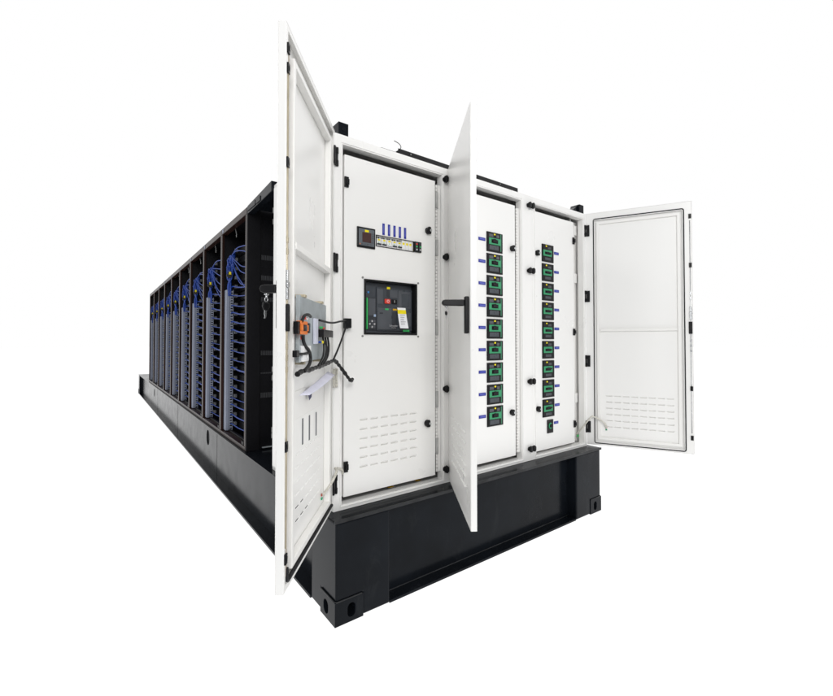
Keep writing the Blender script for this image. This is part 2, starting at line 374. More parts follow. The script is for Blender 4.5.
# inner doors
ID = [(0.102, 0.733, 0.583, 2.418), (0.895, 1.494, 0.583, 2.412), (1.722, 2.242, 0.572, 2.416)]
DY0, DY1 = 0.112, 0.130
def hinge_strip(par, x, z0, z1):
    b = MB(); z = z0
    while z < z1-0.02:
        b.cyl((x, 0.120, z), (x, 0.120, z+0.0205), 0.0065, 10); z += 0.0225
    b.box(x+0.0085, x+0.030, 0.1175, 0.1195, z0, z1)
    b.build('piano_hinge', M['white_in'], par, CB)
inner = []
for k, (x0, x1, z0, z1) in enumerate(ID):
    holes = []
    if k == 0: holes = [(0.226, 0.583, 1.452, 1.753), (0.302, 0.560, 1.951, 2.009)]+[(0.200+c*0.0676, 0.247+c*0.0676, 0.977-r*0.051, 0.987-r*0.051) for r in range(6) for c in range(6)]
    b = MB(); b.plate('xz', x0, x1, z0, z1, DY0, DY1, holes)
    b.box(x0+0.001, x1-0.001, DY1, DY1+0.022, z0+0.001, z0+0.006); b.box(x0+0.001, x0+0.006, DY1, DY1+0.022, z0+0.007, z1-0.001); b.box(x1-0.006, x1-0.001, DY1, DY1+0.022, z0+0.007, z1-0.001)
    for h in holes[2:]:       # pressed-in slot floors, sloping back
        b.prism([(DY0+0.0095, h[2]+0.0002), (DY0+0.0025, h[3]-0.0002), (DY1-0.001, h[3]-0.0002), (DY1-0.001, h[2]+0.0002)][::1], 'yz', h[0]+0.0002, h[1]-0.0002)
    d = b.build('inner_door', M['white'], cab, CB, 0.0018); inner.append(d)
# hinges strips stand right of bays one and two; small black catches at the other edge
hinge_strip(inner[0], 0.748, 0.60, 2.40); hinge_strip(inner[1], 1.516, 0.60, 2.40)
b = MB(); b.cyl((2.254, 0.118, 0.60), (2.254, 0.118, 2.40), 0.005, 10); b.build('hinge_rod', M['white_in'], inner[2], CB)
for z in (2.30, 2.00, 1.50, 1.05, 0.76):
    b = MB(); b.cyl((0.748, 0.116, z-0.05), (0.748, 0.116, z+0.05), 0.0105, 12); b.build('hinge', M['hingegrey'], inner[0], CB)
def catch(x, z, par):
    b = MB(); b.box(x-0.012, x+0.012, 0.102, 0.1115, z-0.028, z+0.028); b.box(x-0.006, x+0.012, 0.095, 0.1019, z-0.015, z+0.015)
    b.cyl((x+0.003, 0.0949, z), (x+0.003, 0.092, z), 0.005, 12)
    b.build('catch', M['plastic'], par, CB, 0.002)
for z in (2.268, 1.505, 0.743): catch(0.112, z, inner[0])
for z in (2.258, 1.493, 0.727): catch(2.236, z, inner[2])
for (x, z, k) in ((0.672, 2.093, 0), (0.665, 0.912, 0), (1.455, 2.088, 1), (1.446, 0.901, 1), (1.744, 2.093, 2), (1.748, 0.897, 2)): knob(x, z, inner[k])
# dark latch plate at the foot of the first inner door
b = MB(); b.box(0.7345, 0.7395, 0.115, 0.135, 0.60, 0.72); b.build('latch_plate', M['dark'], inner[0], CB)

# moulded case breakers
def breaker_proto(w, h, mir):
    o = MB(); o.box(-w/2, w/2, -0.0155, 0.010, -h/2, h/2); o.box(-w/2+0.006, w/2-0.006, -0.018, -0.0156, -h/2+0.006, h/2-0.006)
    p = o.build('breaker', M['plastic'], cab, (0,0,0), 0.0022)
    U = lambda u: -w/2+u*w
    V = lambda v: h/2-v*h
    if not mir:
        b = MB(); b.plate('xz', U(.09), U(.82), V(.64), V(.30), -0.0225, -0.0185, [(U(.24), U(.66), V(.56), V(.37))]); b.build('handle_frame', M['green'], p, (0,0,0), 0.0015)
        b = MB(); b.box(U(.25), U(.65), -0.0215, -0.0185, V(.555), V(.375)); b.prism([(U(.30), V(.53)), (U(.58), V(.53)), (U(.58), V(.42)), (U(.46), V(.345)), (U(.36), V(.36)), (U(.30), V(.42))], 'xz', -0.029, -0.0216); b.build('toggle', M['rubber'], p, (0,0,0), 0.002)
        b = MB(); b.box(U(.825), U(.875), -0.0200, -0.0185, V(.93), V(.05)); b.build('trim_strip', M['palegreen'], p)
        b = MB(); b.box(U(.12), U(.70), -0.0205, -0.0185, V(.90), V(.68)); b.cyl((U(.45), -0.0204, V(.79)), (U(.45), -0.0222, V(.79)), 0.008, 12); b.build('trip_unit', M['slate'], p, (0,0,0), 0.0015)
        for ua, ub in ((.10, .36), (.56, .74)): b = MB(); b.box(U(ua), U(ub), -0.0205, -0.0185, V(.26), V(.11)); b.build('cover_panel', M['slate2'], p, (0,0,0), 0.0015)
    else:
        b = MB(); b.plate('xz', U(.04), U(.78), V(.68), V(.33), -0.0225, -0.0185, [(U(.17), U(.66), V(.58), V(.44))]); b.build('handle_frame', M['green'], p, (0,0,0), 0.0015)
        b = MB(); b.box(U(.18), U(.65), -0.0215, -0.0185, V(.575), V(.445)); b.prism([(U(.26), V(.55)), (U(.70), V(.55)), (U(.70), V(.46)), (U(.40), V(.43)), (U(.26), V(.46))], 'xz', -0.0275, -0.0216); b.build('toggle', M['rubber'], p, (0,0,0), 0.002)
        b = MB(); b.box(U(.20), U(.70), -0.0205, -0.0185, V(.90), V(.76)); b.build('trip_unit', M['slate'], p, (0,0,0), 0.0015)
        b = MB(); b.box(U(.44), U(.72), -0.0205, -0.0185, V(.27), V(.14)); b.build('cover_panel', M['slate'], p, (0,0,0), 0.0015)
    b = MB(); b.box(U(.41 if not mir else .27), U(.51 if not mir else .37), -0.0200, -0.0185, V(.145), V(.070)); b.build('sticker', M['yellow'], p)
    return p
def name_plate(x0, x1, z0, z1, par):
    b = MB(); b.box(x0, x1, 0.1085, 0.1115, z0, z1)
    if x1-x0 > z1-z0: b.box(x0+0.010, x1-0.010, 0.1078, 0.1084, (z0+z1)/2-0.0035, (z0+z1)/2+0.0035, 1)
    else: b.box((x0+x1)/2-0.0025, (x0+x1)/2+0.0025, 0.1078, 0.1084, z0+0.010, z1-0.010, 1)
    b.build('name_plate', [M['blue'], M['bluetext']], par, CB, 0.0012)
PITCH = 0.1518
pA = breaker_proto(0.160, 0.1375, False); pB = breaker_proto(0.147, 0.1375, True)
for k in range(9):
    z = 2.107-k*PITCH
    for (p, x) in ((pA, 1.2725), (pB, 1.882)):
        o = p if k == 0 else copy_tree(p, cab)
        o.location = (x-CB[0]+random.uniform(-.0006, .0006), 0.1115-CB[1]+0.0095, z-CB[2]+random.uniform(-.0006, .0006))
        for q in o.children:
            if q.name.startswith('toggle'): q.location.z = random.choice((0.0, 0.0, 0.0, 0.004, -0.003))
    name_plate(1.114, 1.180, z-0.003, z+0.018, inner[1]); name_plate(1.968, 2.028, z+0.004, z+0.025, inner[2])
b = MB(); b.box(1.863, 1.937, 0.1045, 0.1115, 0.695, 0.800)
sb = b.build('breaker', M['plastic'], cab, CB, 0.002, label='narrow small black breaker at the foot of the column')
b = MB(); b.tube([(1.897+0.016*math.cos(a), 0.103, 0.752+0.020*math.sin(a)) for a in [R(50+q*26) for q in range(11)]], 0.005, 8); b.build('handle_frame', M['green'], sb, CB)
b = MB(); b.box(1.893, 1.912, 0.098, 0.1044, 0.742, 0.762); b.build('toggle', M['rubber'], sb, CB, 0.002)
name_plate(1.955, 2.010, 0.757, 0.777, inner[2])

# panel meter
b = MB(); b.box(0.176, 0.292, 0.104, 0.1115, 1.927, 2.041)
mt = b.build('panel_meter', M['plastic'], cab, CB, 0.003)
b = MB(); b.box(0.185, 0.283, 0.1005, 0.1039, 1.938, 2.031); b.build('face_plate', M['metergrey'], mt, CB, 0.002)
b = MB(); b.box(0.206, 0.262, 0.0990, 0.1004, 1.957, 2.011); b.build('screen', M['screen'], mt, CB)
b = MB(); b.box(0.222, 0.246, 0.0990, 0.1004, 2.014, 2.026); b.build('sticker', M['yellow'], mt, CB)
for q in range(5):
    b = MB(); b.box(0.267, 0.278, 0.0988, 0.1004, 1.956+q*0.012, 1.963+q*0.012); b.build('button', M['slate2'], mt, CB)
for x in (0.200, 0.218, 0.236, 0.254):
    b = MB(); b.box(x, x+0.010, 0.0988, 0.1004, 1.943, 1.950); b.build('button', M['slate2'], mt, CB)
b = MB(); b.cyl((0.192, 0.1004, 1.945), (0.192, 0.0990, 1.945), 0.003, 10); b.build('indicator', M['orange'], mt, CB)

# row of small breakers behind the slot, and their vertical blue name plates
for q in range(5): name_plate(0.342+q*0.0378, 0.357+q*0.0378, 2.019, 2.084, inner[0])
b = MB(); b.ring('xz', 0.2985, 0.5635, 1.9475, 2.0125, 0.0035, 0.1075, 0.1115); b.build('slot_trim', M['plastic'], inner[0], CB)
x = 0.304
for q in range(5):
    b = MB(); b.box(x, x+0.034, 0.128, 0.170, 1.945, 2.012); b.box(x+0.001, x+0.033, 0.114, 0.1279, 1.953, 1.992)
    o = b.build('miniature_breaker', M['label'], cab, CB, 0.0015)
    b = MB(); b.box(x+0.010, x+0.025, 0.1125, 0.1139, 1.983, 1.992); b.build('sticker', M['yellow'], o, CB)
    b = MB(); b.box(x+0.004, x+0.031, 0.106, 0.1139, 1.960, 1.967); b.build('toggle', M['slate3'] if q in (0, 1, 3, 4) else M['label'], o, CB, 0.001)
    b = MB(); b.box(x+0.013, x+0.018, 0.1127, 0.1139, 1.971, 1.975); b.build('indicator', M['brightgreen'], o, CB)
    for t in (0.008, 0.020): b = MB(); b.cyl((x+t+0.003, 0.1279, 2.003), (x+t+0.003, 0.1265, 2.003), 0.0045, 10); b.build('terminal', M['slate3'], o, CB)
    x += 0.0355
for q in range(3):
    b = MB(); b.box(x, x+0.0235, 0.114, 0.170, 1.945, 2.012)
    o = b.build('miniature_breaker', M['label'], cab, CB, 0.0015)
    b = MB(); b.box(x+0.004, x+0.018, 0.1125, 0.1139, 1.982, 1.995); b.build('sticker', M['yellow'], o, CB)
    x += 0.0248
b = MB(); b.box(0.5645, 0.6170, 0.100, 0.1115, 1.949, 2.012)
o = b.build('dual_switch', M['plastic'], cab, CB, 0.002)
for t in (0.569, 0.595):
    b = MB(); b.box(t, t+0.018, 0.096, 0.0999, 1.954, 2.006); b.build('rocker', M['slate3'], o, CB, 0.001)
    b = MB(); b.box(t+0.004, t+0.014, 0.0948, 0.0959, 1.977, 1.985); b.build('indicator', M['brightgreen'], o, CB)
    b = MB(); b.box(t+0.005, t+0.013, 0.0948, 0.0959, 1.960, 1.966); b.build('marking', M['label'], o, CB)
b = MB(); b.box(0.573, 0.583, 0.0948, 0.0959, 1.992, 2.000); b.build('indicator', M['red'], o, CB)

# big draw-out breaker behind its bezel
def deep(xm, zm, y):          # a point measured on the door plane carried back to depth y
    k = (y+1.9266)/2.0266; return (-0.9536+(xm+0.9536)*k, 1.4034+(zm-1.4034)*k)
b = MB(); b.ring('xz', 0.222, 0.587, 1.449, 1.756, 0.010, 0.103, 0.1115)
b.plate('xz', 0.2265, 0.5825, 1.4525, 1.7525, 0.1116, 0.170, [(0.2320, 0.5770, 1.4580, 1.7470)])
bz = b.build('breaker_bezel', M['plastic'], inner[0], CB, 0.002)
for (x, z) in ((0.214, 1.763), (0.598, 1.763), (0.214, 1.440), (0.598, 1.440)):
    b = MB(); b.cyl((x, 0.1115, z), (x, 0.108, z), 0.006, 12); b.build('screw', M['backgrey'], bz, CB)
yb = 0.150
def fbox(x0, x1, z0, z1, ya, ybk, m=0, B=None):
    p = deep(x0, z0, ya); q = deep(x1, z1, ya)
    B = B or MB(); B.box(p[0], q[0], ya, ybk, p[1], q[1], m); return B
b = MB(); b.box(0.2325, 0.5765, yb, 0.26, 1.4585, 1.7465)
acb = b.build('air_circuit_breaker', M['slate'], cab, CB, 0.002)
b = fbox(0.300, 0.545, 1.470, 1.715, yb-0.010, yb-0.0001); b.build('front_cover', M['slate'], acb, CB, 0.004)
b = fbox(0.240, 0.296, 1.475, 1.655, yb-0.008, yb-0.0001); fbox(0.246, 0.290, 1.555, 1.650, yb-0.0095, yb-0.0081, 1, b)
for r in range(3):
    for c in range(3): fbox(0.250+c*0.015, 0.260+c*0.015, 1.486+r*0.016, 1.497+r*0.016, yb-0.0097, yb-0.0081, 2 if (r+c) % 2 else 1, b)
b.build('control_unit', [M['slate3'], M['slate2'], M['ink']], acb, CB, 0.001)
b = fbox(0.2335, 0.2405, 1.478, 1.652, yb-0.0102, yb-0.0001); b.build('trim_strip', M['brightgreen'], acb, CB)
b = fbox(0.240, 0.250, 1.678, 1.688, yb-0.003, yb-0.0001); b.build('indicator', paint('blue_lamp', (0.05, 0.25, 0.6), 0.3), acb, CB)
b = fbox(0.280, 0.294, 1.548, 1.562, yb-0.0100, yb-0.0081); b.build('dial', paint('pale_blue_dial', (0.35, 0.45, 0.62), 0.4), acb, CB, 0.001)
for (x0, x1, z0, z1, m) in ((0.303, 0.340, 1.622, 1.706, 'slate2'), (0.366, 0.384, 1.662, 1.706, 'slate3'), (0.388, 0.440, 1.662, 1.706, 'slate2'), (0.444, 0.535, 1.605, 1.703, 'slate2'), (0.470, 0.528, 1.612, 1.690, 'slate'), (0.404, 0.436, 1.478, 1.580, 'slate3'), (0.306, 0.398, 1.478, 1.600, 'slate2'), (0.512, 0.536, 1.500, 1.580, 'slate2')):
    b = fbox(x0, x1, z0, z1, yb-0.0125 if m != 'slate' else yb-0.0140, yb-0.0101); b.build('cover_panel', M[m], acb, CB, 0.002)
b = fbox(0.367, 0.388, 1.709, 1.722, yb-0.0118, yb-0.0101); b.build('sticker', M['yellow'], acb, CB)
b = fbox(0.354, 0.391, 1.626, 1.653, yb-0.018, yb-0.0101); rb = b.build('push_button', M['red'], acb, CB, 0.003)
p = deep(0.366, 1.633, yb-0.0185); stand(text_mb('O', 0.022), p[0], yb-0.0185, p[1]).build('symbol', M['label'], rb, CB)
b = fbox(0.401, 0.438, 1.626, 1.653, yb-0.018, yb-0.0101); rb = b.build('push_button', M['plastic'], acb, CB, 0.003)
p = deep(0.417, 1.633, yb-0.0185); stand(text_mb('I', 0.022), p[0], yb-0.0185, p[1]).build('symbol', M['label'], rb, CB)
b = fbox(0.355, 0.378, 1.590, 1.598, yb-0.0132, yb-0.0126); b.build('indicator', M['brightgreen'], acb, CB)
b = fbox(0.408, 0.436, 1.589, 1.599, yb-0.0132, yb-0.0126); b.build('indicator', M['amber'], acb, CB)
b = fbox(0.318, 0.340, 1.566, 1.574, yb-0.0132, yb-0.0126); b.build('marking', M['slate3'], acb, CB)
b = fbox(0.480, 0.525, 1.468, 1.479, yb-0.0132, yb-0.0101); b.build('indicator', M['brightgreen'], acb, CB)
p = deep(0.384, 1.496, yb-0.0134); stand(text_mb('Schneider', 0.0150), p[0], yb-0.0134, p[1]).build('logo', M['ink'], acb, CB)
p = deep(0.398, 1.486, yb-0.0134); stand(text_mb('Electric', 0.0105), p[0], yb-0.0134, p[1]).build('logo', M['ink'], acb, CB)
# paper tag hanging from the breaker
b = MB(); n = 10
TX0, TX1 = deep(0.441, 1.60, 0.13)[0], deep(0.499, 1.60, 0.13)[0]
TZ0, TZ1 = deep(0.45, 1.487, 0.13)[1], deep(0.45, 1.607, 0.13)[1]
for k in range(n+1):
    t = k/n; z = TZ1+(TZ0-TZ1)*t; y = 0.134-0.012*math.sin(t*1.7)-0.010*t*t; sh = 0.008*t*t*t
    b.v += [(TX0+sh, y+0.004*t, z), (TX1+sh*0.5, y-0.004*t, z)]
for k in range(n): b.face((2*k, 2*k+1, 2*k+3, 2*k+2), 1 if k in (1, 2) else 0)
tg = b.build('paper_tag', [M['paper'], M['yellow']], None, (TX0, 0.13, TZ1)); tg.location = (TX0, 0.13, TZ1)
md = tg.modifiers.new('thick', 'SOLIDIFY'); md.thickness = 0.0004
tag(tg, 'white paper tag with a yellow band, hanging on the big dark breaker', 'paper tag')
b = MB()
for q in range(5):
    t = 0.35+q*0.11; z = TZ1+(TZ0-TZ1)*t; y = 0.134-0.012*math.sin(t*1.7)-0.010*t*t-0.0042
    b.box(TX0+0.012, TX1-0.012-(q % 3)*0.006, y-0.0004, y, z-0.0025, z+0.0015)
b.build('print_lines', M['ink'], tg, (TX0, 0.13, TZ1))

# ------------------------------------------------------------------ the three outer doors
def make_door(hx, hy, ang, w, t, z0, z1, mir, holes=(), skin=0.003, lip=0.022, louvres=(), pressed=()):
    """door leaf in its own frame: x along the leaf from the hinge, y<0 the outside, origin at the hinge"""
    S = (lambda s: -s) if mir else (lambda s: s)
    b = MB()
    hs = [tuple(sorted((S(h[0]), S(h[1]))))+(h[2], h[3]) for h in holes]+list(pressed)
    a0, a1 = sorted((S(0.0), S(w)))
    b.plate('xz', a0, a1, z0, z1, -t, -t+skin, hs)
    for q in louvres: b.hood(*q)
    for q in pressed: b.prism([(-t+0.001, q[2]+0.0002), (-t+skin-0.009, q[2]+0.0002), (-t+skin-0.003, q[3]-0.0002), (-t+0.001, q[3]-0.0002)], 'yz', q[0]+0.0002, q[1]-0.0002)
    b.plate('xz', a0, a1, z0, z1, -t+skin, 0.0, [(a0+0.003, a1-0.003, z0+0.003, z1-0.003)])       # return edges
    b.plate('xz', a0+0.0031, a1-0.0031, z0+0.0031, z1-0.0031, -0.004, -0.0005, [(a0+lip, a1-lip, z0+min(lip, 0.030), z1-lip)])  # folded lip
    d = b.build('door', M['white'], cab, (0,0,0), 0.0016)
    d.location = (hx-CB[0], hy-CB[1], -CB[2]); d.rotation_euler = (0, 0, R(ang))
    # gasket
    r = 0.014; xs0, xs1, zz0, zz1 = S(0.061), S(w-0.056), z0+0.018, z1-0.055
    if skin < 0.004 and not mir and louvres and holes:      # left door: brown trim up the free edge, black gasket along the foot
        g = MB(); g.box(w-0.034, w-0.024, -0.010, -0.001, z0+0.05, z1-0.06); g.build('edge_trim', M['trim'], d)
        g = MB(); g.tube([(0.035, -0.001, z0+0.026), (0.25, -0.001, z0+0.026), (0.5, -0.001, z0+0.026), (w-0.045, -0.001, z0+0.026), (w-0.034, -0.001, z0+0.036), (w-0.034, -0.001, z0+0.075)], 0.0075, 10); g.build('gasket', M['rubber'], d)
    else:
        xa, xb = min(xs0, xs1), max(xs0, xs1); pts = []
        for (cx, cz, a) in ((xb-r, zz1-r, 0), (xa+r, zz1-r, 90), (xa+r, zz0+r, 180), (xb-r, zz0+r, 270)):
            for q in range(5): an = R(a+q*22.5); pts.append((cx+r*math.cos(an), 0.001, cz+r*math.sin(an)))
        dense = []
        for i in range(len(pts)):
            A = Vector(pts[i]); B = Vector(pts[(i+1) % len(pts)]); k = max(1, int((B-A).length/0.1))
            for q in range(k): dense.append(A.lerp(B, q/k))
        g = MB(); g.tube(dense, 0.0042, 10, 0, True); g.build('gasket', M['rubber'], d)
    # inner stiffener: raised channel ring and a cross bar
    s = MB(); xa, xb = sorted((S(0.082), S(w-0.078)))
    s.plate('xz', xa, xb, z0+0.048, z1-0.080, -t+skin+0.0002, 0.004 if skin < 0.004 else -0.001, [(xa+0.024, xb-0.024, z0+0.072, z1-0.104)])
    s.build('stiffener', M['white_in'], d, (0,0,0), 0.003)
    return d, S
def door_lock(d, S, w, rodm, zlock=1.52, zs=(2.394, 2.01, 1.046, 0.664)):
    s = MB(); xr = S(w-0.016)
    s.cyl((xr, 0.001, 0.70), (xr, 0.001, 2.36), 0.0035, 10); s.build('lock_rod', rodm, d)
    for z in zs:
        s = MB(); s.box(S(w-0.024), S(w-0.006), -0.0004, 0.006, z-0.018, z+0.018); s.box(S(w-0.019), S(w-0.011), 0.0061, 0.008, z-0.008, z+0.008); s.build('rod_guide', M['plastic'], d, (0,0,0), 0.002)
    s = MB(); s.box(S(w-0.030), S(w-0.006), -0.0004, 0.009, zlock-0.048, zlock+0.048); s.build('lock_case', M['plastic'], d, (0,0,0), 0.004)
    s = MB(); s.box(S(w-0.026), S(w-0.007), -0.0004, 0.006, zlock+0.062, zlock+0.104); s.cyl((xr, 0.0, zlock+0.115), (xr, 0.008, zlock+0.115), 0.012, 14); s.box(S(w-0.025), S(w-0.008), -0.0004, 0.006, zlock+0.126, zlock+0.165)
    s.build('lock_gear', M['silver'], d, (0,0,0), 0.002)
    for z in (zlock+0.23, zlock+0.27, zlock-0.10, zlock-0.14, zlock-0.18):
        s = MB(); s.box(S(w-0.022), S(w-0.010), -0.0004, 0.005, z-0.010, z+0.010); s.build('rod_clip', rodm, d, (0,0,0), 0.001)
def door_hinges(d, S, zs, pale=None):
    for z in zs:
        s = MB()
        s.box(S(0.006), S(0.030), 0.0005, 0.011, z-0.048, z+0.048); s.box(S(-0.010), S(0.0055), 0.004, 0.020, z-0.048, z-0.018); s.box(S(-0.010), S(0.0055), 0.004, 0.020, z+0.018, z+0.048)
        s.cyl((S(-0.004), 0.012, z-0.05), (S(-0.004), 0.012, z+0.05), 0.006, 12)
        s.build('hinge', M['braid'] if z == pale else M['plastic'], d, (0,0,0), 0.002)
def swing_handle(d, S, s0, t, zt, zb, lev):
    """escutcheon on the outside, lever swung out square to the leaf"""
    e = MB(); e.box(S(s0-0.018), S(s0+0.018), -t-0.020, -t-0.0005, zb, zt)
    h = e.build('handle_plate', M['plastic'], d, (0,0,0), 0.005, 3)
    zc = zt-0.030; y0 = -t-0.021
    e = MB(); e.prism([(y0, zc-0.015), (y0-lev+0.015, zc-0.014), (y0-lev+0.004, zc-0.011), (y0-lev, zc), (y0-lev+0.004, zc+0.011), (y0-lev+0.015, zc+0.014), (y0, zc+0.015)], 'yz', S(s0-0.014), S(s0+0.014))
    e.build('lever', M['plastic'], h, (0,0,0), 0.004, 3)
    e = MB(); e.cyl((S(s0-0.0145), y0-lev+0.022, zc), (S(s0-0.0165), y0-lev+0.022, zc), 0.007, 14); e.build('screw', M['backgrey'], h)
    e = MB(); e.cyl((S(s0), y0-lev+0.022, zc-0.0165), (S(s0), y0-lev+0.022, zc-0.022), 0.008, 14)
    e.build('lock_barrel', M['silver'], h)
    return (S(s0), y0-lev+0.022, zc)
def to_world(hx, hy, ang, p):
    a = R(ang); return Vector((hx+p[0]*math.cos(a)-p[1]*math.sin(a), hy+p[0]*math.sin(a)+p[1]*math.cos(a), p[2]))
LR = [0.968-k*0.0517 for k in range(6)]

# --- left door
P1 = dict(hx=0.0371, hy=0.0984, ang=-128.5); w1, t1, a1, c1 = 0.766, 0.030, 0.549, 2.520
cols1 = [0.618-k*0.0665 for k in range(7)]
holes1 = [(cols1[c]-0.046, cols1[c], LR[r]-0.0085, LR[r]-0.0015) for r, c in ((3,0),(4,0),(4,1),(4,2),(5,1),(5,2),(5,3))]
lou = []
for r in range(6):
    for c in range(7):
        if (r, c) in ((3,0),(4,0),(4,1),(4,2),(5,1),(5,2),(5,3)): continue
        lou.append((cols1[c]-0.046, cols1[c], -t1+0.0032, LR[r], 1, 0.009, 0.0045))
        lou.append((cols1[c]-0.046, cols1[c], -t1-0.0002, LR[r], -1, 0.012, 0.006))
d1, S1 = make_door(P1['hx'], P1['hy'], P1['ang'], w1, t1, a1, c1, False, holes1, louvres=lou)
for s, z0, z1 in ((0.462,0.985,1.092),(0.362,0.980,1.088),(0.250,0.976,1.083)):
    b = MB(); b.box(s-0.008, s+0.008, -t1+0.0032, -t1+0.0044, z0, z1); b.build('slot_shade_strip', M['slotgrey'], d1)  # raised grey strips; the shade of each slot is put into their colour
b = MB(); b.box(0.108, 0.662, -t1+0.0033, 0.006, 1.748, 1.772); b.build('cross_bar', M['white_in'], d1, (0,0,0), 0.002)
door_lock(d1, S1, w1, M['brass'], 1.49, (2.43, 2.36, 2.03, 1.046, 0.664)); door_hinges(d1, S1, (2.383, 1.822, 1.22, 0.668), 1.22)
k1 = swing_handle(d1, S1, 0.700, t1, 1.626, 1.452, 0.060)
# mounting plate with controls on the inside
Y0 = 0.008
b = MB(); b.box(0.222, 0.672, Y0, Y0+0.003, 1.331, 1.578); b.box(0.655, 0.672, Y0+0.0031, Y0+0.014, 1.331, 1.578); 
mp = b.build('mounting_plate', M['galv'], d1, (0,0,0), 0.001)
for s in (0.30, 0.57):
    b = MB(); b.box(s-0.012, s+0.012, -t1+0.004, Y0+0.008, 1.5785, 1.590); b.build('standoff', M['brass'], d1, (0,0,0), 0.002)
    b = MB(); b.box(s-0.012, s+0.012, -t1+0.004, Y0+0.004, 1.319, 1.3305); b.build('standoff', M['brass'], d1, (0,0,0), 0.002)
def dpart(name, m, boxes, bev=0.0015, cyls=()):
    b = MB()
    for q in boxes: b.box(*q)
    for a, c, r in cyls: b.cyl(a, c, r, 14)
    return b.build(name, m, d1, (0,0,0), bev)
ys = Y0+0.0145
dpart('selector_block', M['plastic'], [(0.690, 0.715, Y0+0.004, Y0+0.022, 1.434, 1.480)]); dpart('selector_block', M['slate3'], [(0.585, 0.600, Y0+0.004, Y0+0.030, 1.440, 1.478)])
dpart('selector_collar', M['orange'], [(0.601, 0.689, Y0+0.006, Y0+0.024, 1.434, 1.447), (0.601, 0.689, Y0+0.006, Y0+0.024, 1.470, 1.483), (0.601, 0.618, Y0+0.006, Y0+0.028, 1.4471, 1.4699), (0.668, 0.689, Y0+0.006, Y0+0.028, 1.4471, 1.4699)])
dpart('selector_core', M['slate3'], [(0.619, 0.667, Y0+0.004, Y0+0.020, 1.448, 1.469)], cyls=[((0.643, Y0+0.0201, 1.458), (0.643, Y0+0.032, 1.458), 0.012)])
dpart('wire_ferrule', M['red'], [(0.622, 0.640, Y0+0.012, Y0+0.024, 1.490, 1.502)]); dpart('wire_ferrule', M['red'], [(0.640, 0.658, Y0+0.012, Y0+0.024, 1.415, 1.427)])
dpart('angle_bracket', M['purple'], [(0.405, 0.455, Y0+0.004, Y0+0.014, 1.398, 1.505)])
dpart('contact_block', M['plastic'], [(0.210, 0.392, Y0+0.010, Y0+0.034, 1.428, 1.460)])
dpart('terminal', M['brightgreen'], [(0.352, 0.380, Y0+0.012, Y0+0.022, 1.464, 1.474)]); dpart('terminal', M['red'], [(0.318, 0.345, Y0+0.012, Y0+0.022, 1.462, 1.472)])
dpart('connector', M['yellow'], [(0.358, 0.385, Y0+0.012, Y0+0.026, 1.400, 1.412)]); dpart('connector', M['wire'], [(0.3855, 0.400, Y0+0.013, Y0+0.025, 1.401, 1.411)])
dpart('junction_box', M['label'], [(0.545, 0.654, Y0+0.004, Y0+0.022, 1.333, 1.392)], 0.003, [((0.60, Y0+0.0221, 1.352), (0.60, Y0+0.025, 1.352), 0.010)])
dpart('connector', M['plastic'], [(0.690, 0.722, Y0+0.004, Y0+0.020, 1.352, 1.376)])
def dcable(pts, r, m='cable'):
    b = MB(); b.tube(spline(pts, 5), r, 8); return b.build('cable', M[m], d1)
dcable([(0.555, 0.030, 1.505), (0.600, 0.034, 1.510), (0.645, 0.032, 1.503), (0.672, 0.030, 1.480)], 0.006)
dcable([(0.655, 0.030, 1.432), (0.652, 0.030, 1.412), (0.630, 0.032, 1.390), (0.590, 0.034, 1.372), (0.570, 0.034, 1.345), (0.585, 0.034, 1.320), (0.640, 0.030, 1.297)], 0.007)
dcable([(0.705, 0.022, 1.364), (0.660, 0.028, 1.362), (0.600, 0.034, 1.364)], 0.005)
dcable([(0.620, 0.030, 1.498), (0.600, 0.030, 1.492), (0.575, 0.028, 1.508)], 0.003, 'label')
# bundled harness with spiral wrap running to the hinge
hp = spline([(0.700, 0.022, 1.290), (0.640, 0.024, 1.298), (0.560, 0.026, 1.297), (0.480, 0.026, 1.300), (0.390, 0.026, 1.302), (0.300, 0.026, 1.306), (0.215, 0.028, 1.312), (0.140, 0.034, 1.316), (0.095, 0.042, 1.296), (0.060, 0.060, 1.262), (0.036, 0.080, 1.226), (0.000, 0.090, 1.206), (-0.030, 0.092, 1.212)], 6)
b = MB(); b.tube(hp, [0.0085+0.0016*math.sin(i*1.7)+0.001*math.sin(i*0.6) for i in range(len(hp))], 10)
b.build('wire_harness', M['cable'], d1)
for s0, s1 in ((0.390, 0.300), (0.345, 0.260), (0.300, 0.225)):
    dcable([(s0-0.03, 0.030, 1.430), (s0-0.035, 0.034, 1.390), (s0-0.02, 0.034, 1.345), (s0+0.05, 0.030, 1.306)], 0.0045)
dcable([(0.360, 0.024, 1.406), (0.325, 0.030, 1.404), (0.300, 0.034, 1.385), (0.305, 0.034, 1.350), (0.345, 0.030, 1.308)], 0.004)
# cables from the bracket over to the cabinet side
def ccable(name, pts, r, m='cable'):
    b = MB(); b.tube(spline(pts, 6), r, 8); return b.build(name, M[m], cab, CB)
q0 = to_world(**P1, p=(0.400, 0.024, 1.500)); q3 = to_world(**P1, p=(0.190, 0.034, 1.312))
ccable('jumper_cable', [q0, q0.lerp(Vector((0.102, 0.082, 1.520)), 0.4)+Vector((0, 0, -0.012)), q0.lerp(Vector((0.102, 0.082, 1.520)), 0.75)+Vector((0, 0, -0.004)), (0.102, 0.082, 1.518)], 0.0048)
ccable('jumper_cable', [q3, q3.lerp(Vector((0.098, 0.080, 1.490)), 0.45)+Vector((0, 0, -0.01)), (0.098, 0.080, 1.490)], 0.0048)
b = MB(); b.box(0.086, 0.126, 0.070, 0.0935, 1.480, 1.532); b.build('cable_clamp', M['plastic'], cab, CB, 0.004)
